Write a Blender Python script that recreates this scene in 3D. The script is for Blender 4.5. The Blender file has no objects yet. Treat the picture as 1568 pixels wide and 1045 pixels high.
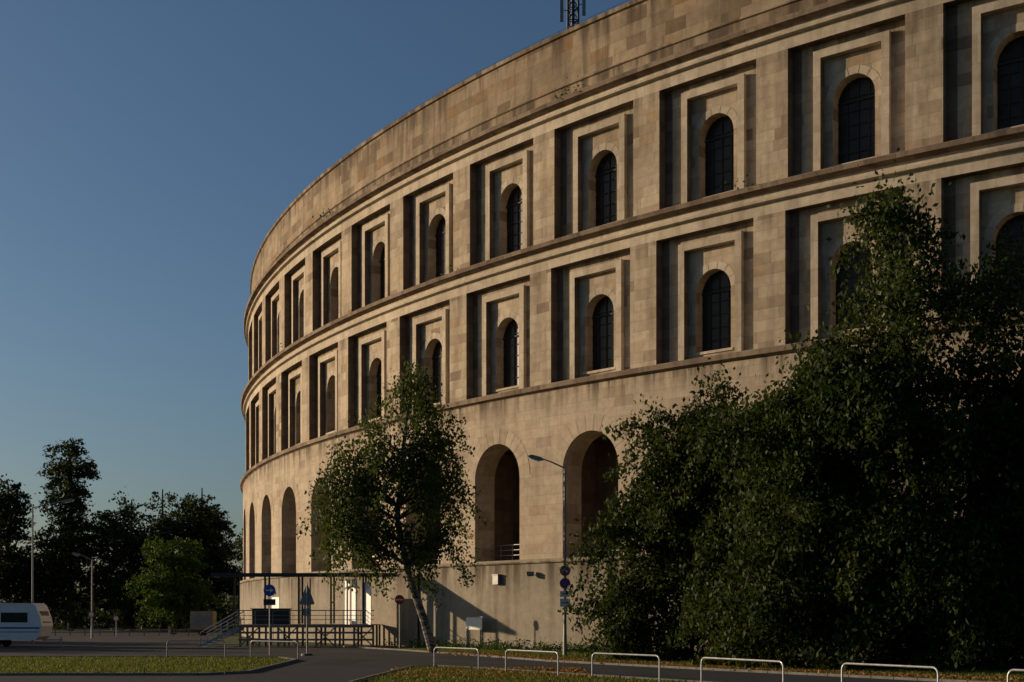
import bpy, bmesh, math, random
import numpy as np
from mathutils import Vector, Matrix
random.seed(7); rng=np.random.default_rng(7)
S=bpy.context.scene
EYE=2.35; F=1984.0
XC,YC,R=100.16,172.79,132.6
PH0=0.6315; W=132.6*0.0647
# ------------------------------------------------------------------ helpers
def link(o): S.collection.objects.link(o); return o
def empty(name,loc=(0,0,0)):
    o=bpy.data.objects.new(name,None); o.empty_display_size=.3; o.location=loc; return link(o)
def newmat(name):
    m=bpy.data.materials.new(name); m.use_nodes=True; nt=m.node_tree
    return m,nt,nt.nodes['Principled BSDF']
def N(nt,t,**k):
    n=nt.nodes.new(t)
    for a,b in k.items(): setattr(n,a,b)
    return n
def setin(nt,node,i,v):
    if hasattr(v,'is_output') : nt.links.new(v,node.inputs[i])
    else: node.inputs[i].default_value=v
def M_(nt,op,a,b=0.0,c=None):
    n=N(nt,'ShaderNodeMath',operation=op); setin(nt,n,0,a); setin(nt,n,1,b)
    if c is not None: setin(nt,n,2,c)
    return n.outputs[0]
def mixc(nt,f,a,b,mode='MIX'):
    n=N(nt,'ShaderNodeMix',data_type='RGBA',blend_type=mode)
    setin(nt,n,0,f); setin(nt,n,6,a if hasattr(a,'is_output') else (*a,1)); setin(nt,n,7,b if hasattr(b,'is_output') else (*b,1))
    return n.outputs[2]
def ramp(nt,f,stops):
    n=N(nt,'ShaderNodeValToRGB'); cr=n.color_ramp
    while len(cr.elements)<len(stops): cr.elements.new(.5)
    for e,(p,c) in zip(cr.elements,stops):
        e.position=p; e.color=(*c,1) if len(c)==3 else c
    nt.links.new(f,n.inputs[0]); return n.outputs[0]
def noise(nt,vec,scale,detail=4,rough=.55):
    n=N(nt,'ShaderNodeTexNoise'); n.inputs['Scale'].default_value=scale; n.inputs['Detail'].default_value=detail
    n.inputs['Roughness'].default_value=rough
    if vec is not None: nt.links.new(vec,n.inputs['Vector'])
    return n.outputs[0]
def simple(name,col,rough=.6,metal=0,var=.25,scale=3,bump=0):
    m,nt,b=newmat(name)
    tc=N(nt,'ShaderNodeTexCoord'); nz=noise(nt,tc.outputs['Object'],scale,5)
    c=ramp(nt,nz,[(.3,[x*(1-var) for x in col]),(.7,[min(1,x*(1+var)) for x in col])])
    nt.links.new(c,b.inputs['Base Color']); b.inputs['Roughness'].default_value=rough; b.inputs['Metallic'].default_value=metal
    if bump:
        bp=N(nt,'ShaderNodeBump'); bp.inputs['Strength'].default_value=bump; nt.links.new(nz,bp.inputs['Height']); nt.links.new(bp.outputs[0],b.inputs['Normal'])
    return m
def stone(name,cols,bw,bh,stain=.5,joint=.03,jd=.62,big=0.25,levels=None):
    m,nt,b=newmat(name)
    uv=N(nt,'ShaderNodeUVMap'); sp=N(nt,'ShaderNodeSeparateXYZ'); nt.links.new(uv.outputs[0],sp.inputs[0])
    u,v=sp.outputs[0],sp.outputs[1]
    row=M_(nt,'FLOOR',M_(nt,'DIVIDE',v,bh))
    wn=N(nt,'ShaderNodeTexWhiteNoise',noise_dimensions='1D'); nt.links.new(row,wn.inputs['W'])
    u2=M_(nt,'ADD',M_(nt,'DIVIDE',u,M_(nt,'MULTIPLY',M_(nt,'ADD',M_(nt,'MULTIPLY',wn.outputs['Value'],.5),.75),bw)),M_(nt,'MULTIPLY',wn.outputs['Value'],7.3))
    col=M_(nt,'FLOOR',u2)
    cb=N(nt,'ShaderNodeCombineXYZ'); nt.links.new(col,cb.inputs[0]); nt.links.new(row,cb.inputs[1])
    w2=N(nt,'ShaderNodeTexWhiteNoise',noise_dimensions='3D'); nt.links.new(cb.outputs[0],w2.inputs['Vector'])
    c=ramp(nt,w2.outputs['Value'],cols)
    fu=M_(nt,'FRACT',u2); fv=M_(nt,'FRACT',M_(nt,'DIVIDE',v,bh))
    ju=M_(nt,'LESS_THAN',fu,joint/bw); jv=M_(nt,'LESS_THAN',fv,joint/bh)
    j=M_(nt,'MAXIMUM',ju,jv)
    geo=N(nt,'ShaderNodeNewGeometry')
    n1=noise(nt,geo.outputs['Position'],.22,6,.6); n2=noise(nt,geo.outputs['Position'],2.2,6,.65); 
    mp=N(nt,'ShaderNodeMapping'); mp.inputs['Scale'].default_value=(1.3,1.3,.12); nt.links.new(geo.outputs['Position'],mp.inputs[0])
    n3=noise(nt,mp.outputs[0],1.0,6,.6)
    c=mixc(nt,1.0,c,ramp(nt,n1,[(.3,(1-big,)*3),(.7,(1+big*.4,)*3)]),'MULTIPLY')
    c=mixc(nt,1.0,c,ramp(nt,n2,[(.25,(.76,.74,.71)),(.75,(1.12,1.12,1.12))]),'MULTIPLY')
    st=M_(nt,'MULTIPLY',ramp(nt,n3,[(.48,(0,0,0)),(.70,(1,1,1))]),stain)
    if levels:   # grime strongest just below each of these heights (runs off the ledges above)
        tot=None
        for (zt,depth) in levels:
            dz=M_(nt,'SUBTRACT',zt,v); below=M_(nt,'GREATER_THAN',dz,0.0)
            f=M_(nt,'MULTIPLY',M_(nt,'MAXIMUM',M_(nt,'SUBTRACT',1.0,M_(nt,'DIVIDE',dz,depth)),0.0),below)
            tot=f if tot is None else M_(nt,'MAXIMUM',tot,f)
        g=M_(nt,'MULTIPLY',tot,ramp(nt,n3,[(.36,(0,0,0)),(.6,(1,1,1))]))
        st=M_(nt,'MINIMUM',M_(nt,'ADD',st,M_(nt,'MULTIPLY',g,.8)),.9)
    c=mixc(nt,st,c,(.085,.062,.045))
    c=mixc(nt,M_(nt,'MULTIPLY',j,1-jd),c,(.07,.055,.04))
    nt.links.new(c,b.inputs['Base Color']); b.inputs['Roughness'].default_value=.9
    b.inputs['Specular IOR Level'].default_value=.15
    bp=N(nt,'ShaderNodeBump'); bp.inputs['Strength'].default_value=.3; bp.inputs['Distance'].default_value=.025
    hh=M_(nt,'SUBTRACT',n2,M_(nt,'MULTIPLY',j,.8)); nt.links.new(hh,bp.inputs['Height']); nt.links.new(bp.outputs[0],b.inputs['Normal'])
    return m
m_pier=stone('granite_ashlar',[(0,(.25,.19,.135)),(.08,(.38,.305,.22)),(.3,(.45,.37,.27)),(.7,(.49,.405,.30)),(.92,(.54,.455,.34)),(1,(.39,.285,.175))],1.15,.62,.4,jd=.74,levels=[(25.9,3),(34.9,3),(16.9,1.5)])
m_rec=stone('shade_painted_ashlar',[(0,(.13,.095,.07)),(.5,(.18,.135,.10)),(1,(.22,.165,.12))],1.25,.62,.5,jd=.7)  # darker stone that paints shade into jambs, recess edges and soffits
m_ground=stone('ground_storey_ashlar',[(0,(.36,.29,.21)),(.12,(.46,.38,.285)),(.9,(.52,.44,.335)),(1,(.40,.315,.22))],1.5,.62,.28,jd=.76,big=.18,levels=[(16.6,1.6)])
m_light=stone('limestone_trim',[(0,(.46,.39,.30)),(.5,(.54,.465,.36)),(1,(.57,.495,.39))],2.1,1.5,.3,jd=.75)
m_attic=stone('attic_ashlar',[(0,(.19,.14,.09)),(.15,(.29,.225,.155)),(.8,(.39,.31,.215)),(1,(.27,.17,.09))],1.6,.78,.65,jd=.7,big=.35,levels=[(39.5,1.8),(36.0,1.8)])
m_corn=stone('cornice_stone',[(0,(.18,.13,.095)),(1,(.32,.25,.185))],1.6,3,.85)
m_pod=stone('podium_render',[(0,(.33,.29,.23)),(1,(.36,.32,.255))],7,8,.4,joint=.02,jd=.7,levels=[(5.7,2.4)])
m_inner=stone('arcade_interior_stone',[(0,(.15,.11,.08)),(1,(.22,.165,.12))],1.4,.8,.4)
m_glass,nt,b=newmat('old_window_glass'); b.inputs['Base Color'].default_value=(.012,.014,.016,1); b.inputs['Roughness'].default_value=.4; b.inputs['Specular IOR Level'].default_value=.3
tc=N(nt,'ShaderNodeNewGeometry'); nz=noise(nt,tc.outputs['Position'],1.1,3); c=ramp(nt,nz,[(.35,(.007,.006,.006)),(.7,(.026,.024,.022))]); nt.links.new(c,b.inputs['Base Color'])
m_iron=simple('window_iron',(.028,.024,.02),.8,.1)
m_metal=simple('galvanised_steel',(.30,.31,.32),.5,.6,.2,6)
m_pole=simple('grey_painted_pole',(.20,.21,.21),.5,.3,.2,4)
m_dark=simple('dark_painted_metal',(.03,.032,.035),.5,.2)
m_white=simple('white_paint',(.72,.72,.70),.45,0,.08,2)
m_red=simple('red_paint',(.5,.025,.02),.45,0,.15,2)
m_blue=simple('blue_paint',(.02,.08,.35),.45,0,.15,2)
m_wood=simple('weathered_wood',(.24,.19,.14),.85,0,.4,5)
m_tyre=simple('tyre_rubber',(.02,.02,.02),.9)
m_bark=simple('tree_bark',(.06,.047,.036),.95,0,.5,4,.6)
m_roof=simple('roof_felt',(.12,.11,.10),.9,0,.3,.6)

class MB:
    def __init__(s): s.v=[];s.f=[];s.uv=[];s.m=[]
    def face(s,pts,mi=0,fn=None,uvo=0):
        k=len(s.v); 
        a,b,c=[Vector(p) for p in (pts[0],pts[1],pts[2])]
        n=(b-a).cross(c-a); n=[abs(t) for t in n]
        if n[1]>=n[0] and n[1]>=n[2]: uv=[(p[0]+uvo,p[2]) for p in pts]
        elif n[0]>=n[2]: uv=[(p[1]+uvo,p[2]) for p in pts]
        else: uv=[(p[0],p[1]+uvo) for p in pts]
        for p in pts: s.v.append(fn(p) if fn else p)
        s.f.append(tuple(range(k,k+len(pts)))); s.uv+=uv; s.m.append(mi)
    def box(s,a,b,mi=0,fn=None,seg=1,ms=None):
        x0,y0,z0=a;x1,y1,z1=b
        xs=[x0+(x1-x0)*i/seg for i in range(seg+1)]
        for i in range(seg):
            p,q=xs[i],xs[i+1]
            s.face([(p,y0,z0),(q,y0,z0),(q,y0,z1),(p,y0,z1)],mi,fn)
            s.face([(p,y1,z0),(p,y1,z1),(q,y1,z1),(q,y1,z0)],mi,fn)
            s.face([(p,y0,z1),(q,y0,z1),(q,y1,z1),(p,y1,z1)],mi,fn)
            s.face([(p,y0,z0),(p,y1,z0),(q,y1,z0),(q,y0,z0)],mi,fn)
        s.face([(x0,y0,z0),(x0,y0,z1),(x0,y1,z1),(x0,y1,z0)],mi if ms is None else ms,fn)
        s.face([(x1,y0,z0),(x1,y1,z0),(x1,y1,z1),(x1,y0,z1)],mi,fn)
    def tube(s,p0,p1,r0,r1=None,mi=0,n=10,fn=None):
        r1=r0 if r1 is None else r1
        p0=Vector(p0);p1=Vector(p1);d=(p1-p0).normalized(); a=d.orthogonal().normalized(); b=d.cross(a)
        r=[[ (P+rr*(math.cos(t)*a+math.sin(t)*b))[:] for t in [2*math.pi*i/n for i in range(n)]] for P,rr in((p0,r0),(p1,r1))]
        for i in range(n):
            j=(i+1)%n; s.face([r[0][i],r[0][j],r[1][j],r[1][i]],mi,fn)
        s.face(r[0][::-1],mi,fn); s.face(r[1],mi,fn)
    def prism(s,poly,y0,y1,mi=0,T=None):
        T=T or (lambda p:p); n=len(poly)
        s.face([T((x,y0,z)) for x,z in poly],mi); s.face([T((x,y1,z)) for x,z in poly[::-1]],mi)
        for i in range(n):
            (xa,za),(xb,zb)=poly[i],poly[(i+1)%n]
            s.face([T((xa,y0,za)),T((xa,y1,za)),T((xb,y1,zb)),T((xb,y0,zb))],mi)
    def obj(s,name,mats,parent=None,fixn=True,merge=False):
        me=bpy.data.meshes.new(name); me.from_pydata(s.v,[],s.f); 
        for m in mats: me.materials.append(m)
        me.polygons.foreach_set('material_index',s.m)
        ul=me.uv_layers.new(name='UVMap'); ul.data.foreach_set('uv',[c for t in s.uv for c in t])
        me.update()
        if fixn:
            bm=bmesh.new(); bm.from_mesh(me); bmesh.ops.remove_doubles(bm,verts=bm.verts,dist=1e-4); bmesh.ops.recalc_face_normals(bm,faces=bm.faces); bm.to_mesh(me); bm.free()
        o=bpy.data.objects.new(name,me); link(o)
        if parent: o.parent=parent
        return o
# ------------------------------------------------------------------ building
def BM(p):   # (s, d, z): s along facade (leftwards), d outward
    ph=PH0+p[0]/R; r=R+p[1]
    return (XC-r*math.sin(ph),YC-r*math.cos(ph),p[2])
bld=empty('curved_stone_arena_building')
I0,I1=-5,24
RW=6.62; CW=3.5; CG=3.65
sA,sB=(I0-1)*W,(I1)*W
def sweep(mb,prof,mi,s0=sA,s1=sB,step=W/3,fn=BM):
    n=max(1,int(round((s1-s0)/step)))
    for k in range(n):
        a=s0+(s1-s0)*k/n;b=s0+(s1-s0)*(k+1)/n
        for (d0,z0),(d1,z1) in zip(prof[:-1],prof[1:]):
            mb.face([(a,d0,z0),(b,d0,z0),(b,d1,z1),(a,d1,z1)],mi,fn)
walls=MB(); trim=MB(); glass=MB(); gr=MB()
def arch_panel(mb,sL,sH,z0,z1,c,hw,zs,d0,d1,mi,K=12,mr=None,zb=None):
    mr=mi if mr is None else mr; zb=z0 if zb is None else zb
    mb.face([(sL,d0,z0),(c-hw,d0,z0),(c-hw,d0,z1),(sL,d0,z1)],mi,BM)
    mb.face([(c+hw,d0,z0),(sH,d0,z0),(sH,d0,z1),(c+hw,d0,z1)],mi,BM)
    if zb>z0:
        mb.face([(c-hw,d0,z0),(c+hw,d0,z0),(c+hw,d0,zb),(c-hw,d0,zb)],mi,BM)
        mb.face([(c-hw,d0,zb),(c+hw,d0,zb),(c+hw,d1,zb),(c-hw,d1,zb)],mr,BM)
    pts=[(c-hw*math.cos(math.pi*k/K),zs+hw*math.sin(math.pi*k/K)) for k in range(K+1)]
    for (a,za),(b,zb2) in zip(pts[:-1],pts[1:]):
        mb.face([(a,d0,za),(b,d0,zb2),(b,d0,z1),(a,d0,z1)],mi,BM)
        mb.face([(a,d0,za),(b,d0,zb2),(b,d1,zb2),(a,d1,za)],mr,BM)
    for x in(c-hw,c+hw): mb.face([(x,d0,zb),(x,d1,zb),(x,d1,zs),(x,d0,zs)],mr,BM)
def voussoirs(mb,c,hw,zs,d,wd,n,mi,pr=.012):
    for k in range(n):
        a0=math.pi*(k+.03)/n; a1=math.pi*(k+.97)/n
        P=lambda a,r:(c-r*math.cos(a),d+pr,zs+r*math.sin(a))
        off=random.uniform(0,400)
        am=(a0+a1)/2
        for x0,x1 in((a0,am),(am,a1)):
            q=[P(x0,hw-.002),P(x1,hw-.002),P(x1,hw+wd),P(x0,hw+wd)]
            mb.face(q,mi,BM)
            mb.uv[-4:]=[(off+.2+.001*t,off*2.3+.3+.001*t) for t in range(4)]
ZB,ZA,ZC=16.95,26.0,34.95
ZP=5.85
AH=1.2
def storey(D,z0,zrec,ztop,zframe,zarch):
    for i in range(I0,I1+1):
        s0=i*W-RW; s1=i*W; c=i*W-CW
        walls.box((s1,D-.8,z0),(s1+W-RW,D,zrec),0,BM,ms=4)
        rb=D-.58
        walls.face([(s0,rb,z0),(c-2.1,rb,z0),(c-2.1,rb,zrec),(s0,rb,zrec)],0,BM)
        # the recess left of the frame: pier's shade painted in as darker stone, plain beside the frame
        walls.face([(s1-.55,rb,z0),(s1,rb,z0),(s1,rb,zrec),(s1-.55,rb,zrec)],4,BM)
        walls.face([(c+2.1,rb,z0),(s1-.55,rb,z0),(s1-.55,rb,zrec),(c+2.1,rb,zrec)],0,BM)
        walls.face([(c-2.1,rb,zframe-.03),(c+2.1,rb,zframe-.03),(c+2.1,rb,zrec),(c-2.1,rb,zrec)],0,BM)
        f0,f1=D-.85,D-.32
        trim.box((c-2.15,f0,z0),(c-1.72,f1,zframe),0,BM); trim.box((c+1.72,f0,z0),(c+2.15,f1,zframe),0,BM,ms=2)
        trim.box((c-1.72,f0,zframe-.43),(c+1.72,f1,zframe),0,BM)
        zs=zarch-AH
        arch_panel(walls,c-1.73,c+1.73,z0,zframe-.42,c,AH,zs,D-.76,D-1.5,3,12,zb=z0+.55)
        voussoirs(trim,c,AH,zs,D-.76,.42,7,0)
        trim.box((c-1.35,D-1.15,z0+.45),(c+1.35,D-.68,z0+.6),0,BM)
        g=D-1.44
        glass.face([(c-1.3,g,z0),(c+1.3,g,z0),(c+1.3,g,zarch+.05),(c-1.3,g,zarch+.05)],0,BM)
        for x in(-.62,0,.62): gr.box((c+x-.03,g+.02,z0+.5),(c+x+.03,g+.06,zarch),0,BM)
        z=z0+1.3
        while z<zarch-.3:
            gr.box((c-1.19,g+.03,z-.02),(c+1.19,g+.06,z+.02),0,BM); z+=.75
        gr.box((c-1.19,g+.02,zs-.05),(c+1.19,g+.10,zs+.05),0,BM)
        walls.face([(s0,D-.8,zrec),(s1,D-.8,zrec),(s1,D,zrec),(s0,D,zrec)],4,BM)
storey(.3,ZB,24.4,ZA,23.95,22.25)
storey(0,ZA,33.35,ZC,32.9,31.3)
ent=MB()
def entab(D,za,zb_,zt,D2):
    sweep(ent,[(D,za),(D,zb_-.05),(D+.02,zb_-.03),(D+.28,zb_+.02),(D+.30,zb_+.16),(D+.05,zb_+.26),(D+.05,zt-.42)],1)
    sweep(ent,[(D+.05,zt-.42),(D+.15,zt-.34),(D+.50,zt-.28),(D+.55,zt-.05),(D+.5,zt),(D2-1.5,zt+.02)],2)
entab(.3,24.4,25.05,ZA,0); entab(0,33.35,34.05,ZC,-.3)
D=.6
for i in range(I0,I1+1):
    c=i*W-CG
    arch_panel(walls,i*W-6.1,i*W+W-6.1,ZP,ZB-.45,c,2.3,11.35,D,D-1.7,1,18,mr=1)
    voussoirs(trim,c,2.3,11.35,D,1.0,13,1,.01)
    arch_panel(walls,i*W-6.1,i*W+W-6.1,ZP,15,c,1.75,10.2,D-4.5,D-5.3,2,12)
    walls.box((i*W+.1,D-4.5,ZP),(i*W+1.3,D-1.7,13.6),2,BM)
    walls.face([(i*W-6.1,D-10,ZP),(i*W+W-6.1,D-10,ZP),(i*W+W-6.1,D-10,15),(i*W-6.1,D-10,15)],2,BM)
    for z in(.45,.8,1.15): gr.box((c-2.3,D-1.4,ZP+z-.02),(c+2.3,D-1.37,ZP+z+.02),1,BM)
    for x in(-1.2,0,1.2): gr.box((c+x-.02,D-1.41,ZP),(c+x+.02,D-1.37,ZP+1.15),1,BM)
sweep(walls,[(D-1.7,15.0),(D-10,15.0)],2)
sweep(walls,[(D-1.7,15.0),(D-1.7,13.4)],2)
sweep(ent,[(D,ZB-.45),(D+.1,ZB-.38),(D+.3,ZB-.32),(D+.33,ZB-.06),(D+.28,ZB),(-1,ZB+.02)],2)
PD=1.0
sweep(ent,[(PD,-.3),(PD,ZP-.3),(PD+.06,ZP-.27),(PD+.16,ZP-.24),(PD+.16,ZP-.02),(PD+.12,ZP),(D-10,ZP)],4)
sweep(ent,[(-.3,ZC),(-.3,35.9),(-.2,35.95),(-.2,36.1),(-.32,36.16),(-.35,39.2),(-.2,39.25),(-.2,39.5),(-1.2,39.5),(-1.2,38.6)],3)
sweep(ent,[(-1.2,38.6),(-28,39.2),(-28,0)],5)
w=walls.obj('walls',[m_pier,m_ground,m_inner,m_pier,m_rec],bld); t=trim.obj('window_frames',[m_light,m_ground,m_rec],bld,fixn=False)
e=ent.obj('cornices_and_podium',[m_pier,m_light,m_corn,m_attic,m_pod,m_roof],bld,fixn=True)
glass.obj('window_glass',[m_glass],bld); gr.obj('window_bars_and_railings',[m_iron,m_pole],bld)
rr=MB()
s=-2*W
while s<14*W:
    rr.box((s,-.75,39.5),(s+.03,-.72,39.95),0,BM); s+=1.6
sweep(rr,[(-.75,39.93),(-.73,39.93),(-.73,39.95),(-.75,39.95),(-.75,39.93)],0,-2*W,14*W)
for s in(4.55*W,2.35*W): rr.box((s,PD+.02,0),(s+.1,PD+.12,ZP-.3),0,BM)
rr.obj('roof_railing_and_downpipes',[m_iron],bld,fixn=False)
# ------------------------------------------------------------------ antenna mast on roof
am=empty('antenna_mast'); a=MB()
ax,ay,_=BM((3.06*W,-2.2,0)); z0=38.7
C=[(-.35,-.3),(.35,-.3),(0,.35)]
for q in C: a.tube((ax+q[0],ay+q[1],z0),(ax+q[0]*.9,ay+q[1]*.9,z0+9),.08,.07)
a.tube((ax,ay,z0),(ax,ay,z0+9),.12)
for k in range(11):
    z=z0+k*.8
    for j in range(3):
        p,q=C[j],C[(j+1)%3]; a.tube((ax+p[0],ay+p[1],z),(ax+q[0],ay+q[1],z+.8),.04,n=6); a.tube((ax+p[0],ay+p[1],z),(ax+q[0],ay+q[1],z),.035,n=6)
a.obj('lattice',[m_dark],am)
a=MB()
for dx,zz in((-.75,2.2),(.7,2.6),(.1,5.2)):
    a.box((ax+dx-.11,ay-.5,z0+zz),(ax+dx+.11,ay-.36,z0+zz+1.6),0); a.tube((ax+dx,ay-.36,z0+zz+.8),(ax,ay,z0+zz+.8),.03,n=6)
a.obj('panel_antennas',[m_pole],am)
# ------------------------------------------------------------------ foliage
def leafmat(name,c0,c1,trans=.35):
    m=bpy.data.materials.new(name); m.use_nodes=True; nt=m.node_tree; nt.nodes.clear()
    out=N(nt,'ShaderNodeOutputMaterial'); at=N(nt,'ShaderNodeAttribute',attribute_name='tone')
    c=ramp(nt,at.outputs['Fac'],[(0,c0),(.9,c1),(1,(c1[0]*1.7,c1[1]*1.25,c1[2]))])
    d=N(nt,'ShaderNodeBsdfPrincipled'); d.inputs['Roughness'].default_value=.6; d.inputs['Specular IOR Level'].default_value=.15
    tr=N(nt,'ShaderNodeBsdfTranslucent'); mx=N(nt,'ShaderNodeMixShader'); mx.inputs[0].default_value=trans
    nt.links.new(c,d.inputs['Base Color'])
    c2=mixc(nt,1,c,(1.3,1.2,.5),'MULTIPLY'); nt.links.new(c2,tr.inputs[0])
    nt.links.new(d.outputs[0],mx.inputs[1]); nt.links.new(tr.outputs[0],mx.inputs[2]); nt.links.new(mx.outputs[0],out.inputs[0])
    return m
m_leaf=leafmat('dark_green_leaves',(.015,.028,.007),(.050,.073,.016),.33)
m_birch=leafmat('birch_leaves',(.024,.043,.011),(.072,.105,.026),.38)
m_far=leafmat('distant_leaves',(.014,.026,.011),(.042,.064,.024),.25)
m_bright=leafmat('bright_green_leaves',(.022,.05,.008),(.06,.105,.018),.35)
m_grassb=leafmat('grass_blades',(.045,.07,.016),(.14,.165,.04),.35)
m_dry=leafmat('dry_fallen_leaves',(.13,.065,.02),(.32,.18,.05),.2)
def leaves_mesh(name,P,size,mat,parent=None,droop=0.0,aspect=.55,tone=None):
    n=len(P)
    ax=rng.normal(size=(n,3)); ax[:,2]=ax[:,2]*(1+droop)-droop*1.2; ax/=np.linalg.norm(ax,axis=1)[:,None]
    t=rng.normal(size=(n,3)); b=np.cross(ax,t); b/=np.linalg.norm(b,axis=1)[:,None]
    sz=size*rng.uniform(.6,1.35,size=(n,1))
    nn=np.cross(ax,b)
    V=np.empty((n,4,3)); V[:,0]=P-ax*sz*.5; V[:,1]=P+b*sz*aspect*.5+nn*sz*.08; V[:,2]=P+ax*sz*.5; V[:,3]=P-b*sz*aspect*.5+nn*sz*.08
    me=bpy.data.meshes.new(name); me.vertices.add(n*4); me.vertices.foreach_set('co',V.ravel())
    me.loops.add(n*4); me.loops.foreach_set('vertex_index',np.arange(n*4)); me.polygons.add(n)
    me.polygons.foreach_set('loop_start',np.arange(n)*4); me.polygons.foreach_set('loop_total',np.full(n,4))
    me.update()
    at=me.attributes.new('tone','FLOAT','POINT')
    tn=rng.random(n) if tone is None else tone
    at.data.foreach_set('value',np.repeat(np.clip(tn,0,1),4))
    me.materials.append(mat); o=bpy.data.objects.new(name,me); link(o)
    if parent: o.parent=parent
    return o
def tree(name,base,trunk,ells,nclump,nleaf,crad,lsize,mat,bark,droop=.0,r0=.35,hang=0,inner=.35,spray=1.0,lat=.32):
    root=empty(name,base)
    E=np.array(ells,float); vol=(E[:,3]*E[:,4]*E[:,5])**(.75); pr=vol/vol.sum()
    idx=rng.choice(len(E),size=nclump,p=pr)
    d=rng.normal(size=(nclump,3)); d/=np.linalg.norm(d,axis=1)[:,None]
    rad=(inner+(1-inner)*rng.random(nclump)**.6)*rng.uniform(.85,1.15,nclump)
    C=E[idx,:3]+d*rad[:,None]*E[idx,3:6]
    C[:,2]=np.maximum(C[:,2],.5)
    cr=crad*rng.uniform(.5,1.4,nclump)
    k=(nleaf*cr**2/(crad**2)).astype(int)+3
    ci=np.repeat(np.arange(nclump),k)
    sx=np.stack([d[:,0]+rng.normal(size=nclump)*.35,d[:,1]+rng.normal(size=nclump)*.35,d[:,2]*.5-hang+rng.normal(size=nclump)*.3],1)
    sx/=np.linalg.norm(sx,axis=1)[:,None]
    u=rng.uniform(-1,1.25,size=len(ci))
    wid=lat*(1.15-.75*(u+1)/2.25)
    off=sx[ci]*(u*spray)[:,None]+rng.normal(size=(len(ci),3))*wid[:,None]*np.array([1.2,1.2,.8])
    off[:,2]-=.16*np.clip(u+1,0,3)**2*(.4+hang)
    off*=cr[ci][:,None]
    P=C[ci]+off; P[:,2]=np.maximum(P[:,2],.12+.2*rng.random(len(ci)))
    tone=rng.random(nclump)[ci]*.55+rng.random(len(ci))*.4
    root_loc=np.array(base)
    leaves_mesh('foliage',P-root_loc,lsize,mat,root,droop,tone=tone)
    mb=MB(); tp=[Vector(p) for p in trunk]; L=len(tp)
    rad_=[r0*(1-.8*i/(L-1)) for i in range(L)]
    B=Vector(base)
    for i in range(L-1): mb.tube(tp[i]-B,tp[i+1]-B,rad_[i],rad_[i+1],n=10)
    sel=rng.choice(nclump,size=min(nclump,int(26+nclump*.22)),replace=False)
    for j in sel:
        c=Vector(C[j]); best=None
        for i in range(L-1):
            for f in(.2,.6,1):
                q=tp[i].lerp(tp[i+1],f)
                if q.z<c.z-.15*(c-q).length or i==0 and f>.9:
                    sc=(q-c).length
                    if best is None or sc<best[0]: best=(sc,q,rad_[i])
        if best is None: best=(0,tp[1],rad_[1])
        q=best[1]; mid=q.lerp(c,.5)+Vector((random.uniform(-.2,.2),random.uniform(-.2,.2),.12*(c-q).length))
        r=min(best[2]*.45,.035+.012*(c-q).length)
        mb.tube(q-B,mid-B,r,r*.65,n=6); mb.tube(mid-B,c-B,r*.65,r*.2,n=5)
    mb.obj('trunk_and_limbs',[bark],root,fixn=False)
    return root
m_bb,nt,b=newmat('birch_bark'); g=N(nt,'ShaderNodeTexCoord'); mp=N(nt,'ShaderNodeMapping'); mp.inputs['Scale'].default_value=(1.5,1.5,5); nt.links.new(g.outputs['Object'],mp.inputs[0])
c=ramp(nt,noise(nt,mp.outputs[0],1.2,5),[(.42,(.025,.02,.017)),(.60,(.24,.215,.185))]); nt.links.new(c,b.inputs['Base Color']); b.inputs['Roughness'].default_value=.85
tree('birch_tree',(-4.7,78,0),[(-4.7,78,-.1),(-5.3,78,2),(-6.2,78,4.6),(-6.9,78,8),(-6.6,78,12),(-6.0,78,16.8)],
 [(-6.0,78,15.5,1.4,1.6,2.0),(-4.9,78,12.8,1.9,1.8,2.2),(-7.9,78,12.0,2.0,2,2.0),(-6.2,78,9.8,3.0,2.4,2.6),(-9.9,78,9.8,1.7,1.6,2.2),(-4.2,78,9.4,1.3,1.6,2.3),(-9.3,78,7.4,2.2,2,1.8),(-4.6,78,6.8,1.3,1.6,1.4),(-6.9,78,6.8,1.8,1.6,1.2)],
 270,98,1.0,.23,m_birch,m_bb,droop=1.0,r0=.3,hang=.9,inner=.15,spray=1.1,lat=.30)
tree('broadleaf_tree',(17,56,0),[(17.4,56,-.1),(17.5,56,3),(17.3,56,8),(17,56,14),(16.8,56,20)],
 [(16.6,56,18.8,1.5,2.0,2.5),(16.8,56,15.4,3.2,2.6,2.4),(13.8,56.5,12.8,2.0,2.2,1.4),(15.4,56,11,4.4,4.0,3.0),(11.0,58,10.4,2.4,2.4,1.8),(18,56,7.5,6.8,4.4,4.6),(12.3,57,6.5,3.6,3,4.2),(20,55,3.8,6,4,3.4),(13,56,2.8,5,3,2.6)],
 590,180,1.25,.26,m_leaf,m_bark,droop=.7,r0=.45,hang=.45,lat=.34)
tree('broadleaf_tree.001',(22.5,55,0),[(22.5,55,-.1),(22.4,55,5),(22.2,55,11),(21.8,55,17)],
 [(21.6,55,15.4,2.0,2.5,3.0),(22.8,55,10,4.6,4,5),(23,54,4.5,5,4,4.4)],
 250,180,1.25,.26,m_leaf,m_bark,droop=.7,r0=.4,hang=.45,lat=.34)
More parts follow.
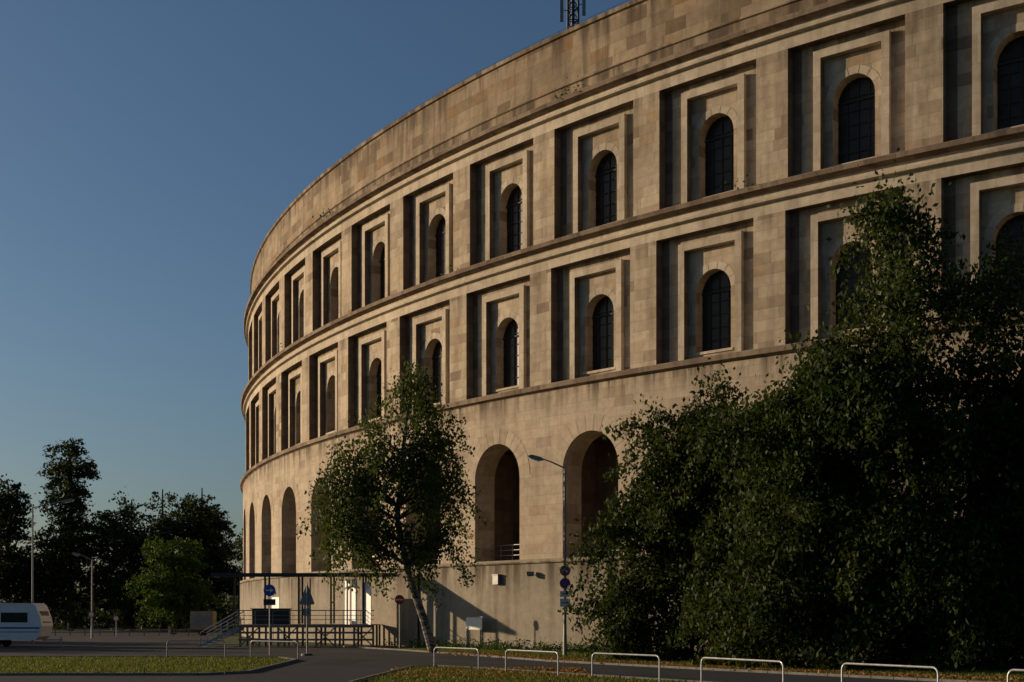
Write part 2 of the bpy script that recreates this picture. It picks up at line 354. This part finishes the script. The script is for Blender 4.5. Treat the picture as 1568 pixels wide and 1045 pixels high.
tree('broadleaf_tree.002',(9,66,0),[(9,66,-.1),(9,66,4),(8.8,66,8),(8.6,66,12)],
 [(7.2,66,11.2,1.1,1.4,1.8),(10.2,65,12.0,2.0,2,1.9),(8.2,66,8,3.0,2.6,3.0),(6.3,66,5,2.5,2.5,3.6),(11.5,64,9,3.2,2.8,3.6),(12,63,4,4.5,3,4),(5.6,66,1.8,2.0,1.9,1.8),(9,65,1.8,3,1.9,1.7)],
 360,165,1.1,.25,m_leaf,m_bark,droop=.6,r0=.3,hang=.4,lat=.34)
def far(name,x,y,h,ells,n=110,mat=m_far,ls=.5,cr=1.3,nl=90):
    tree(name,(x,y,0),[(x,y,-.1),(x,y,h*.3),(x,y,h*.65),(x,y,h*.93)],ells,n,nl,cr,ls,mat,m_bark,r0=.45,inner=.15,lat=.4,hang=.1)
far('poplar_tree',-70,180,22,[(-70,180,17,2.6,2.4,5.2),(-70,180,8.5,3.6,3,6.5)],130)
far('poplar_tree.001',-62,182,27,[(-62.3,182,21,3.0,3.4,6),(-61.5,182,12,5.2,4,8),(-65,182,6,5,3,5)],260)
far('poplar_tree.002',-54,184,20,[(-54.8,184,12.5,4.0,3.5,6.5),(-55,184,6,6,4,5.5)],200)
far('poplar_tree.003',-50.7,188,22,[(-50.8,188,14,1.9,2,7),(-50.8,188,6,3.5,3,5)],120)
far('linden_tree',-44.5,186,22,[(-44.6,186,15.2,4.2,4,5.2),(-44,186,8,5.4,4,6)],240)
far('linden_tree.001',-38,196,17,[(-37.6,196,10.5,4.5,4,6.5),(-38,196,5,5,4,5)],160)
far('linden_tree.002',-76,176,24,[(-77,176,15,4,4,9)],110)
far('small_linden_tree',-39.3,150,11.5,[(-39.3,150,7.4,3.9,3.6,4.1),(-39.2,150,4.2,4.5,4,3)],150,m_bright,.36,1.0,110)
P=[]
for i in range(520):
    x=rng.uniform(-130,-30); y=rng.uniform(205,245); hh=rng.uniform(3,9)
    P.append(np.array([x,y,hh*.5])+rng.normal(size=(60,3))*np.array([2,2,hh*.28]))
P=np.concatenate(P); P[:,2]=np.abs(P[:,2]); leaves_mesh('distant_tree_line',P,.75,m_far)
for k,(x,y,h) in enumerate([(-66,96,9),(-72,105,10),(-64,113,8)]):
    far('street_tree' if k==0 else 'street_tree.%03d'%k,x,y,h,[(x,y,h*.6,4.5,4.5,h*.38),(x,y+4,h*.5,3,4,h*.3)],80,m_far,.5,1.3,80)
# ------------------------------------------------------------------ ground
def sheet(name,poly,z,mat,parent=None):
    me=bpy.data.meshes.new(name); me.from_pydata([(x,y,z) for x,y in poly],[],[tuple(range(len(poly)))]); 
    bm=bmesh.new(); bm.from_mesh(me); bmesh.ops.triangulate(bm,faces=bm.faces); 
    bmesh.ops.recalc_face_normals(bm,faces=bm.faces)
    if bm.faces[0].normal.z<0: bmesh.ops.reverse_faces(bm,faces=bm.faces)
    bm.to_mesh(me); bm.free()
    me.materials.append(mat); return link(bpy.data.objects.new(name,me))
def groundmat(name,c0,c1,c2,s1=.4,s2=6,bump=.4):
    m,nt,b=newmat(name); g=N(nt,'ShaderNodeNewGeometry')
    a=noise(nt,g.outputs['Position'],s1,6,.6); d=noise(nt,g.outputs['Position'],s2,6,.7)
    c=ramp(nt,a,[(.3,c0),(.52,c1),(.72,c2)]); c=mixc(nt,1,c,ramp(nt,d,[(.25,(.6,.6,.6)),(.75,(1.3,1.3,1.3))]),'MULTIPLY')
    nt.links.new(c,b.inputs['Base Color']); b.inputs['Roughness'].default_value=.95; b.inputs['Specular IOR Level'].default_value=.15
    bp=N(nt,'ShaderNodeBump'); bp.inputs['Strength'].default_value=bump; bp.inputs['Distance'].default_value=.05; nt.links.new(d,bp.inputs['Height']); nt.links.new(bp.outputs[0],b.inputs['Normal'])
    return m
m_gnd=groundmat('grass_ground',(.04,.056,.016),(.065,.085,.023),(.10,.09,.04))
m_asph=groundmat('asphalt',(.034,.034,.036),(.046,.046,.047),(.06,.058,.056),.25,14,.25)
m_kerb=simple('kerb_stone',(.13,.125,.115),.9,0,.3,2)
m_mark=simple('road_marking_paint',(.5,.5,.48),.7,0,.2,3)
sheet('ground',[(-2500,-300),(2500,-300),(2500,3000),(-2500,3000)],0,m_gnd)
road=[(-260,69.5),(-15,69.5),(-12.3,68.5),(-10.8,65),(-10.5,51.5),(-12,49.5),(-60,49),(-60,10),(-5,10),(-5.4,44),(-4.4,56.5),(-3.3,57.2),(-.2,53.2),(6.2,43.8),(12.8,34.6),(24,18),(32,24),(24,33),(15.5,44),(9,53),(2,63.5),(-3.2,75),(-7,83),(-12,92),(-23,101),(-30,130),(-46,200),(-260,200)]
sheet('asphalt_road',road,.006,m_asph)
m_patch=groundmat('asphalt_patch',(.026,.026,.027),(.032,.032,.033),(.04,.04,.04),.5,18,.2)
sheet('asphalt_repair_patch',[(-24,76),(-17,75.6),(-16.8,77.2),(-23.8,77.7)],.011,m_patch)
sheet('asphalt_repair_patch.001',[(-9.6,60),(-7.6,59.5),(-7.2,66),(-9.3,66.4)],.011,m_patch)
kb=MB()
def kerbline(pts,wd=.14,h=.1):
    for a,b in zip(pts[:-1],pts[1:]):
        a=Vector((*a,0));b=Vector((*b,0)); d=(b-a).normalized(); n=Vector((-d.y,d.x,0))*wd/2
        L=(b-a).length; k=max(1,int(L/1.0))
        for i in range(k):
            p=a.lerp(b,(i+.015)/k); q=a.lerp(b,(i+.985)/k)
            v=[p-n,q-n,q+n,p+n]
            lo=[(x.x,x.y,-.02) for x in v]; hi=[(x.x,x.y,h+random.uniform(-.005,.005)) for x in v]
            kb.face(hi); 
            for j in range(4): kb.face([lo[j],lo[(j+1)%4],hi[(j+1)%4],hi[j]])
kerbline([(-70,69.5),(-15,69.5),(-12.3,68.5),(-10.8,65),(-10.5,51.5),(-12,49.5),(-60,49)])
kerbline([(-5,30),(-5.4,44),(-4.4,56.5),(-3.3,57.2),(-.2,53.2),(6.2,43.8),(12.8,34.6),(20,24)])
kerbline([(24,33),(15.5,44),(9,53),(2,63.5),(-3.2,75),(-7,83),(-12,92)])
kb.obj('kerb',[m_kerb],None,False)
mk=MB()
for i in range(14):
    x=-90+i*6; mk.face([(x,81-.07,.011),(x+3,81-.07,.011),(x+3,81+.07,.011),(x,81+.07,.011)])
mk.obj('road_markings',[m_mark],None,False)
def inpoly(P,poly):
    x,y=P[:,0],P[:,1]; r=np.zeros(len(P),bool); j=len(poly)-1
    for i in range(len(poly)):
        xi,yi=poly[i];xj,yj=poly[j]
        c=((yi>y)!=(yj>y))&(x<(xj-xi)*(y-yi)/(yj-yi+1e-12)+xi); r^=c; j=i
    return r
def grass(name,n,x0,x1,y0,y1,size,mat,test=None):
    P=np.stack([rng.uniform(x0,x1,n),rng.uniform(y0,y1,n),np.zeros(n)],1)
    P=P[~inpoly(P,road)]
    ang=np.arctan2(P[:,0],P[:,1]); P=P[np.abs(ang)<.47]
    dd=np.hypot(P[:,0]-XC,P[:,1]-YC); P=P[dd>R+1.2]
    n=len(P); h=size*rng.uniform(.5,1.5,n); a=rng.uniform(0,math.pi,n); wd=.03*rng.uniform(.6,1.4,n)
    dx=np.cos(a)*wd;dy=np.sin(a)*wd; V=np.zeros((n,3,3)); V[:,0]=P;V[:,1]=P; V[:,0,0]-=dx;V[:,0,1]-=dy;V[:,1,0]+=dx;V[:,1,1]+=dy
    V[:,2]=P; V[:,2,2]=h; V[:,2,:2]+=rng.normal(size=(n,2))*h[:,None]*.4
    me=bpy.data.meshes.new(name); me.vertices.add(n*3); me.vertices.foreach_set('co',V.ravel()); me.loops.add(n*3); me.loops.foreach_set('vertex_index',np.arange(n*3)); me.polygons.add(n)
    me.polygons.foreach_set('loop_start',np.arange(n)*3); me.polygons.foreach_set('loop_total',np.full(n,3)); me.update()
    at=me.attributes.new('tone','FLOAT','POINT'); at.data.foreach_set('value',np.repeat(rng.random(n),3)); me.materials.append(mat)
    return link(bpy.data.objects.new(name,me))
grass('lawn_grass',240000,-32,24,36,86,.10,m_grassb)
P=[]
for i in range(60):
    s=rng.uniform(1.5*W,4.6*W); d=rng.uniform(1.3,3.0); bx,by,_=BM((s,d,0)); hh=rng.uniform(.25,.8)
    P.append(np.array([bx,by,hh*.5])+rng.normal(size=(70,3))*np.array([.35,.35,hh*.3]))
P=np.concatenate(P); P[:,2]=np.abs(P[:,2]); leaves_mesh('weeds',P,.16,m_bright)
P=[]
for (si,dd_,zz,n_) in [(2.86,.1,35.0,60),(2.7,.1,35.0,25),(6.45,.15,35.0,50),(6.6,.1,35,25),(4.2,.5,26.05,18),(1.3,.5,26.05,22),(3.9,.7,5.9,20),(7.6,.4,26.0,20)]:
    p=np.array(BM((si*W,dd_,zz+.2))); P.append(p+rng.normal(size=(n_,3))*np.array([.4,.4,.2]))
leaves_mesh('ledge_plants',np.concatenate(P),.2,m_bright)
n=6500; tt=rng.random(n); ex=np.interp(tt,[0,.3,.6,1],[-4.0,2,9,17]); ey=np.interp(tt,[0,.3,.6,1],[76,64.5,54,43.5])
P=np.stack([ex+rng.normal(size=n)*.5+.7,ey+rng.normal(size=n)*.6+.6,rng.uniform(.03,.1,n)],1)
n=2500; P2=np.stack([rng.uniform(-5,3,n),rng.uniform(46,56,n),np.full(n,.05)],1)
leaves_mesh('fallen_leaves',np.concatenate([P,P2]),.14,m_dry)
# ------------------------------------------------------------------ railings
def railing(idx,p,q):
    nm='tubular_railing' if idx==0 else 'tubular_railing.%03d'%idx
    p=Vector((*p,0));q=Vector((*q,0)); root=empty(nm,p); d=q-p; H=.92; r=.03; u=d.normalized()
    mb=MB(); c=.18
    pts=[Vector((0,0,-.1)),Vector((0,0,H-c))]+[Vector((0,0,H-c))+u*c*(1-math.cos(a))+Vector((0,0,c*math.sin(a))) for a in(.4,.8,1.2,1.57)]
    pts+= [d-(v.x*u.x+v.y*u.y)*u+Vector((0,0,v.z)) for v in pts[::-1]]
    for a,b in zip(pts[:-1],pts[1:]): mb.tube(a,b,r,n=8)
    mb.obj('hoop',[m_metal],root,False)
    mb=MB(); mb.tube((0,0,0),(0,0,.03),.08,n=10); mb.tube(d,d+Vector((0,0,.03)),.08,n=10); mb.obj('base_plates',[m_metal],root,False)
RL=[((-18.4,69.1),(-15.3,69.1)),((-13.9,68.9),(-11.0,66.6)),((-3.33,55.6),(-1.36,52.9)),((-.24,51.7),(1.73,48.4)),((2.94,47.4),(5.06,44.4)),((6.22,42.5),(8.13,38.8)),((9.58,37.6),(11.35,34.5)),((12.75,33.3),(14.5,30.4))]
for i,(p,q) in enumerate(RL): railing(i,p,q)
# ------------------------------------------------------------------ street lamps
def lamp(name,x,y,h,arm,adir=-1,double=False):
    root=empty(name,(x,y,0)); mb=MB(); mb.tube((0,0,0),(0,0,1.2),.12,.11); mb.tube((0,0,1.2),(0,0,h),.095,.06); mb.obj('pole',[m_pole],root,False)
    for sg in ([adir,-adir] if double else [adir]):
        mb=MB(); mb.tube((0,0,h-.05),(sg*arm*.55,0,h+.28),.045,.04,n=8); mb.tube((sg*arm*.55,0,h+.28),(sg*arm,0,h+.5),.04,.03,n=8); mb.obj('arm',[m_pole],root,False)
        mb=MB(); a=sg*arm*.9; b=sg*(arm+.75)
        prof=[(a,h+.40),(a+sg*.15,h+.56),(b-sg*.2,h+.70),(b,h+.64),(b-sg*.05,h+.54),(a+sg*.2,h+.36)]
        mb.prism(prof,-.14,.14); mb.obj('lamp_head',[m_pole],root,False)
        mb=MB(); mb.prism([(a+sg*.25,h+.36),(b-sg*.08,h+.53),(b-sg*.12,h+.48),(a+sg*.3,h+.31)],-.11,.11); mb.obj('lamp_glass',[m_white],root,False)
lamp('street_lamp',2.94,72,10.5,1.3,-1)
lamp('street_lamp.001',(50-784)*105/1984,105,11.0,2.6,1)
lamp('street_lamp.002',(141-784)*125/1984,125,7.6,1.2,-1)
# ------------------------------------------------------------------ signs
def disc(mb,x,z,r,y0,y1,mi=0,n=24): mb.prism([(x+r*math.cos(2*math.pi*k/n),z+r*math.sin(2*math.pi*k/n)) for k in range(n)],y0,y1,mi)
def post(root,h,r=.035,x=0):
    mb=MB(); mb.tube((x,0,-.1),(x,0,h),r,n=10); mb.obj('post',[m_metal],root,False)
sg=empty('no_stopping_sign',(2.94,71.85,0)); mb=MB()
for z in(4.75,4.05):
    disc(mb,0,z,.30,-.03,.0,0); disc(mb,0,z,.235,-.036,-.031,1)
    T=lambda p,z=z:(p[0]*.7071-p[2]*.7071,p[1],z+p[0]*.7071+p[2]*.7071)
    mb.prism([(-.24,-.028),(.24,-.028),(.24,.028),(-.24,.028)],-.042,-.037,0,T)
mb.obj('discs',[m_red,m_blue],sg,False)
mb=MB(); mb.prism([(-.28,3.3),(.28,3.3),(.28,3.62),(-.28,3.62)],-.03,0); mb.prism([(-.28,2.75),(.28,2.75),(.28,3.2),(-.28,3.2)],-.03,0); mb.obj('supplementary_plates',[m_white],sg,False)
mb=MB(); 
for z in(3.46,2.98): mb.prism([(-.2,z-.02),(.1,z-.02),(.1,z-.07),(.2,z),(.1,z+.07),(.1,z+.02),(-.2,z+.02)],-.036,-.031)
mb.obj('arrows',[m_dark],sg,False)
mb=MB()
for z in(4.75,4.05,3.46,2.98): mb.box((-.1,.0,z-.03),(.1,.2,z+.03))
mb.obj('clamps',[m_metal],sg,False)
Y=86;x=(612-784)*Y/1984
sg=empty('no_entry_sign',(x,Y,0)); post(sg,3.6); mb=MB(); disc(mb,0,3.3,.32,-.07,-.04,0); mb.obj('disc',[m_red],sg,False); mb=MB(); mb.prism([(-.24,3.25),(.24,3.25),(.24,3.35),(-.24,3.35)],-.08,-.071); mb.obj('bar',[m_white],sg,False)
x=(413-784)*74/1984
sg=empty('direction_sign',(x,74,0)); post(sg,4.0); mb=MB(); disc(mb,0,3.7,.34,-.07,-.04,0); mb.obj('disc',[m_blue],sg,False)
mb=MB(); mb.prism([(-.22,3.67),(.04,3.67),(.04,3.58),(.24,3.7),(.04,3.82),(.04,3.73),(-.22,3.73)],-.08,-.071); mb.obj('arrow',[m_white],sg,False)
mb=MB(); mb.prism([(-.34,2.85),(.34,2.85),(.34,3.2),(-.34,3.2)],-.07,-.04); mb.obj('plate',[m_dark],sg,False)
x=(470-784)*73/1984
sg=empty('triangular_warning_sign',(x,73,0)); post(sg,4.1); mb=MB(); mb.prism([(-.42,2.95),(-.38,2.88),(.38,2.88),(.42,2.95),(.05,3.98),(-.05,3.98)],.04,.07); mb.obj('triangle',[m_pole],sg,False)
mb=MB(); mb.prism([(-.22,2.25),(.22,2.25),(.22,2.65),(-.22,2.65)],.04,.06); mb.obj('plate',[m_pole],sg,False)
mb=MB(); mb.tube((0,0,0),(0,0,.12),.35,.3,n=12); mb.obj('foot',[m_dark],sg,False)
for k,(px,Y,h) in enumerate([(140,122,2.6),(178,130,2.2)]):
    x=(px-784)*Y/1984; sg=empty('small_traffic_sign' if k==0 else 'small_traffic_sign.001',(x,Y,0)); post(sg,h); mb=MB(); disc(mb,0,h-.3,.3,-.07,-.04,0); disc(mb,0,h-.3,.22,-.078,-.071,1); mb.obj('disc',[m_red,m_white],sg,False)
# ------------------------------------------------------------------ notice boards + wall box
def wallpt(s,d): return BM((s,d,0))
def facing(s):
    ph=PH0+s/R; return math.atan2(-math.cos(ph),-math.sin(ph))+math.pi/2
def board(name,s,d,wd,z0,z1,white=True):
    x,y,_=wallpt(s,d); root=empty(name,(x,y,0)); root.rotation_euler[2]=facing(s)
    mb=MB(); mb.box((-wd/2,-.02,z0),(wd/2,.02,z1)); mb.obj('panel',[m_white],root,False)
    mb=MB(); 
    for sx in(-1,1): mb.box((sx*wd/2-.03*(sx>0)-.0,-.03,0.0),(sx*wd/2+.03*(sx<0),.03,z0-.002))
    mb.box((-wd/2-.04,-.04,z0-.002-.05),(wd/2+.04,-.021,z0+.03)); mb.box((-wd/2-.04,-.04,z1-.03),(wd/2+.04,-.021,z1+.03)); mb.obj('frame',[m_pole],root,False)
board('notice_board',3.72*W,1.5,1.7,1.35,2.15)
x,y,_=wallpt(3.5*W,PD+.15)
wb=empty('wall_junction_box',(x,y,4.6)); wb.rotation_euler[2]=facing(3.5*W); mb=MB(); mb.box((-.27,-.12,-.3),(.27,.14,.3)); mb.box((-.31,-.16,.301),(.31,.14,.36)); mb.obj('box',[m_pole],wb,False)
wb=empty('wall_floodlight',(wallpt(3.1*W,PD+.3)[0],wallpt(3.1*W,PD+.3)[1],4.9)); mb=MB(); mb.prism([(-.2,-.15),(.2,-.15),(.25,.15),(-.25,.15)],-.15,.1); mb.tube((0,.1,0),(0,.4,0),.03); mb.obj('housing',[m_pole],wb,False)
# ------------------------------------------------------------------ entrance terrace with canopy
te=empty('entrance_canopy_terrace'); 
X0,X1,Y0,Y1=-21.3,-9.8,92.0,97.0
YR=Y0+2.4
mb=MB(); mb.box((X0,Y0,5.05),(X1+1.6,YR,5.2)); mb.box((X0-.08,Y0-.08,4.98),(X1+1.6,Y0-.001,5.26)); mb.box((X0-.08,Y0,4.98),(X0-.001,YR,5.26)); mb.obj('canopy_roof',[m_dark],te,False)
mb=MB()
for x in(-19.8,-17.6,-15.2,-12.9,-10.6):
    mb.box((x-.06,Y0+.3,1.65),(x+.06,Y0+.42,5.05)); mb.box((x-.06,YR-.5,1.65),(x+.06,YR-.38,5.05))
mb.obj('canopy_posts',[m_dark],te,False)
mb=MB(); DX0=X0+1.8; 
for k in range(28):
    a=Y0+.1+k*(Y1-Y0-.2)/28; mb.box((DX0,a,1.55),(X1,a+.16,1.6))
mb.box((DX0,Y0+.05,1.38),(X1,Y0+.09,1.56))
for x in np.arange(DX0+.1,X1,1.35):
    for y in(Y0+.12,Y0+2.6,Y1-.4): mb.box((x,y,0),(x+.14,y+.14,1.54))
for x in np.arange(DX0+.1,X1-1.4,2.7):
    mb.tube((x+.1,Y0+.11,.1),(x+1.35,Y0+.11,1.35),.05,n=4); mb.tube((x+.1,Y0+.14,1.35),(x+1.35,Y0+.14,.1),.05,n=4)
for z in (.45,.95): mb.box((DX0,Y0+.2,z),(X1,Y0+.25,z+.14))
mb.obj('timber_deck',[m_wood],te,False)
mb=MB(); nst=9
for k in range(nst):
    x=DX0-(k+1)*.3; mb.box((x,Y0+.3,1.55-(k+1)*.17-.04),(x+.32,Y0+2.3,1.55-(k+1)*.17))
for y in(Y0+.25,Y0+2.3):
    mb.prism([(DX0,1.52),(DX0,1.22),(DX0-nst*.3,0),(DX0-nst*.3-.25,0.02)],y,y+.05)
    mb.tube((DX0,y,2.55),(DX0-nst*.3,y,1.0),.04,n=6); mb.tube((DX0,y,2.05),(DX0-nst*.3,y,.5),.03,n=6)
    for k in(0,4,9): mb.tube((DX0-k*.3,y,1.5-k*.17),(DX0-k*.3,y,2.55-k*.17),.03,n=6)
mb.obj('steps',[m_metal],te,False)
mb=MB()
for z in(1.95,2.25,2.6): mb.tube((DX0,Y0+.1,z),(X1,Y0+.1,z),.02 if z<2.5 else .035,n=6)
for x in np.arange(DX0,X1+.1,1.25): mb.tube((x,Y0+.1,1.55),(x,Y0+.1,2.6),.025,n=6)
mb.obj('deck_railing',[m_pole],te,False)
def panel(mb,cx,cy,wd,z0,z1,th=.05,s=5.2*W):
    ph=PH0+s/R; tx,ty=math.cos(ph),-math.sin(ph); nx,ny=-math.sin(ph),-math.cos(ph)
    T=lambda p:(cx+p[0]*tx-p[1]*nx,cy+p[0]*ty-p[1]*ny,p[2])
    mb.box((-wd/2,0,z0),(wd/2,th,z1),0,T)
mb=MB(); panel(mb,-15.8,96.6,3.2,1.6,5.0,.12); mb.obj('back_wall',[m_pod],te,False)
mb=MB(); panel(mb,-11.9,93.6,.75,1.6,4.85); panel(mb,-11.3,92.75,.75,1.6,4.85); panel(mb,-10.35,92.1,1.3,1.6,4.6); panel(mb,-17.6,96.4,1.3,1.6,3.6); mb.obj('white_door_panels',[m_white],te,False)
mb=MB(); mb.box((-18.9,Y0+2.2,1.6),(-16.2,Y0+2.9,2.7)); mb.box((-19,Y0+2.1,2.701),(-16.1,Y0+3.0,2.76)); mb.obj('counter',[m_dark],te,False)
rb=empty('red_barrier'); mb=MB()
for z in(6.3,6.75): 
    for k in range(3):
        s=6.05*W+k*1.2-5.5; mb.box((s,-.2,z),(s+1.1,-.14,z+.2),k%2,BM)
mb.obj('boards',[m_red,m_pole],rb,False)
# ------------------------------------------------------------------ caravan
cv=empty('parked_caravan',(-39.6,92,0)); L=6.2
body=[(0,.55),(.1,.5),(5.7,.5),(6.0,.75),(6.2,1.5),(6.1,2.1),(5.75,2.95),(5.5,3.12),(.6,3.15),(.2,3.0),(0,2.6)]
mb=MB(); mb.prism(body,0,2.3); mb.obj('body',[m_white],cv,False)
mb=MB(); mb.box((1.0,-.012,1.75),(2.6,-.002,2.45)); mb.box((3.3,-.012,1.75),(5.2,-.002,2.45)); mb.prism([(6.13,1.75),(6.17,1.72),(5.97,2.55),(5.93,2.55)],.35,1.95); mb.obj('windows',[m_glass],cv,False)
mb=MB(); mb.box((.05,-.014,1.3),(6.05,-.003,1.42)); mb.box((.05,-.014,1.05),(6.0,-.003,1.1)); mb.obj('stripe',[m_blue],cv,False)
mb=MB(); mb.tube((2.9,.1,.34),(2.9,.32,.34),.34,n=20); mb.tube((2.9,1.98,.34),(2.9,2.2,.34),.34,n=20); mb.obj('wheels',[m_tyre],cv,False)
mb=MB(); mb.tube((6.0,.6,.5),(7.3,1.15,.5),.05); mb.tube((6.0,1.7,.5),(7.3,1.15,.5),.05); mb.tube((7.2,1.15,.0),(7.2,1.15,.75),.045); mb.tube((7.2,1.15,.05),(7.35,1.15,.05),.1); mb.obj('drawbar',[m_metal],cv,False)
Y=140; bx=(291-784)*Y/1984
tr=empty('box_trailer',(bx,Y,0)); mb=MB(); mb.prism([(0,.7),(2.5,.7),(2.5,2.55),(2.4,2.65),(.1,2.65),(0,2.55)],0,1.6); mb.obj('box',[m_pod],tr,False)
mb=MB(); mb.box((.35,-.012,1.2),(2.1,-.003,2.2)); mb.obj('poster',[m_pole],tr,False)
mb=MB(); mb.tube((1.2,-.05,.32),(1.2,.12,.32),.32,n=16); mb.tube((1.2,1.5,.32),(1.2,1.68,.32),.32,n=16); mb.box((-.9,.7,.55),(2.4,.85,.69)); mb.obj('chassis_and_wheels',[m_tyre],tr,False)
fe=empty('low_wooden_fence'); mb=MB()
for i in range(34):
    x=-75+i*1.6; mb.box((x,140,0),(x+.1,140.1,.8))
mb.box((-75,139.96,.62),(-21.5,140-.001,.72)); mb.box((-75,139.96,.3),(-21.5,140-.001,.38)); mb.obj('rails_and_posts',[m_wood],fe,False)
# ------------------------------------------------------------------ light, sky, camera
EL=math.radians(10); PS=math.radians(110)
sd=Vector((-math.sin(PS)*math.cos(EL),-math.cos(PS)*math.cos(EL),math.sin(EL)))
sun=bpy.data.lights.new('sun','SUN'); sun.energy=5.0; sun.angle=math.radians(.5); sun.color=(1,.76,.50)
so=link(bpy.data.objects.new('sun',sun)); so.rotation_euler=sd.to_track_quat('Z','Y').to_euler()
wd=bpy.data.worlds.new('World'); S.world=wd; wd.use_nodes=True; nt=wd.node_tree
sk=N(nt,'ShaderNodeTexSky',sky_type='NISHITA'); sk.sun_disc=False; sk.sun_elevation=EL; sk.sun_rotation=math.atan2(sd.x,sd.y)%(2*math.pi); sk.air_density=1.0; sk.dust_density=1.6; sk.ozone_density=3.6
nt.links.new(sk.outputs[0],nt.nodes['Background'].inputs[0]); nt.nodes['Background'].inputs[1].default_value=.08
cam=bpy.data.cameras.new('camera'); cam.sensor_width=36; cam.lens=F/1568*36; cam.shift_y=(940.5-522.5)/1568; cam.clip_end=6000; cam.clip_start=.1
co=link(bpy.data.objects.new('camera',cam)); co.location=(0,0,EYE); co.rotation_euler=(math.radians(90),0,0); S.camera=co
S.view_settings.view_transform='Standard'; S.view_settings.look='None'; S.view_settings.exposure=0
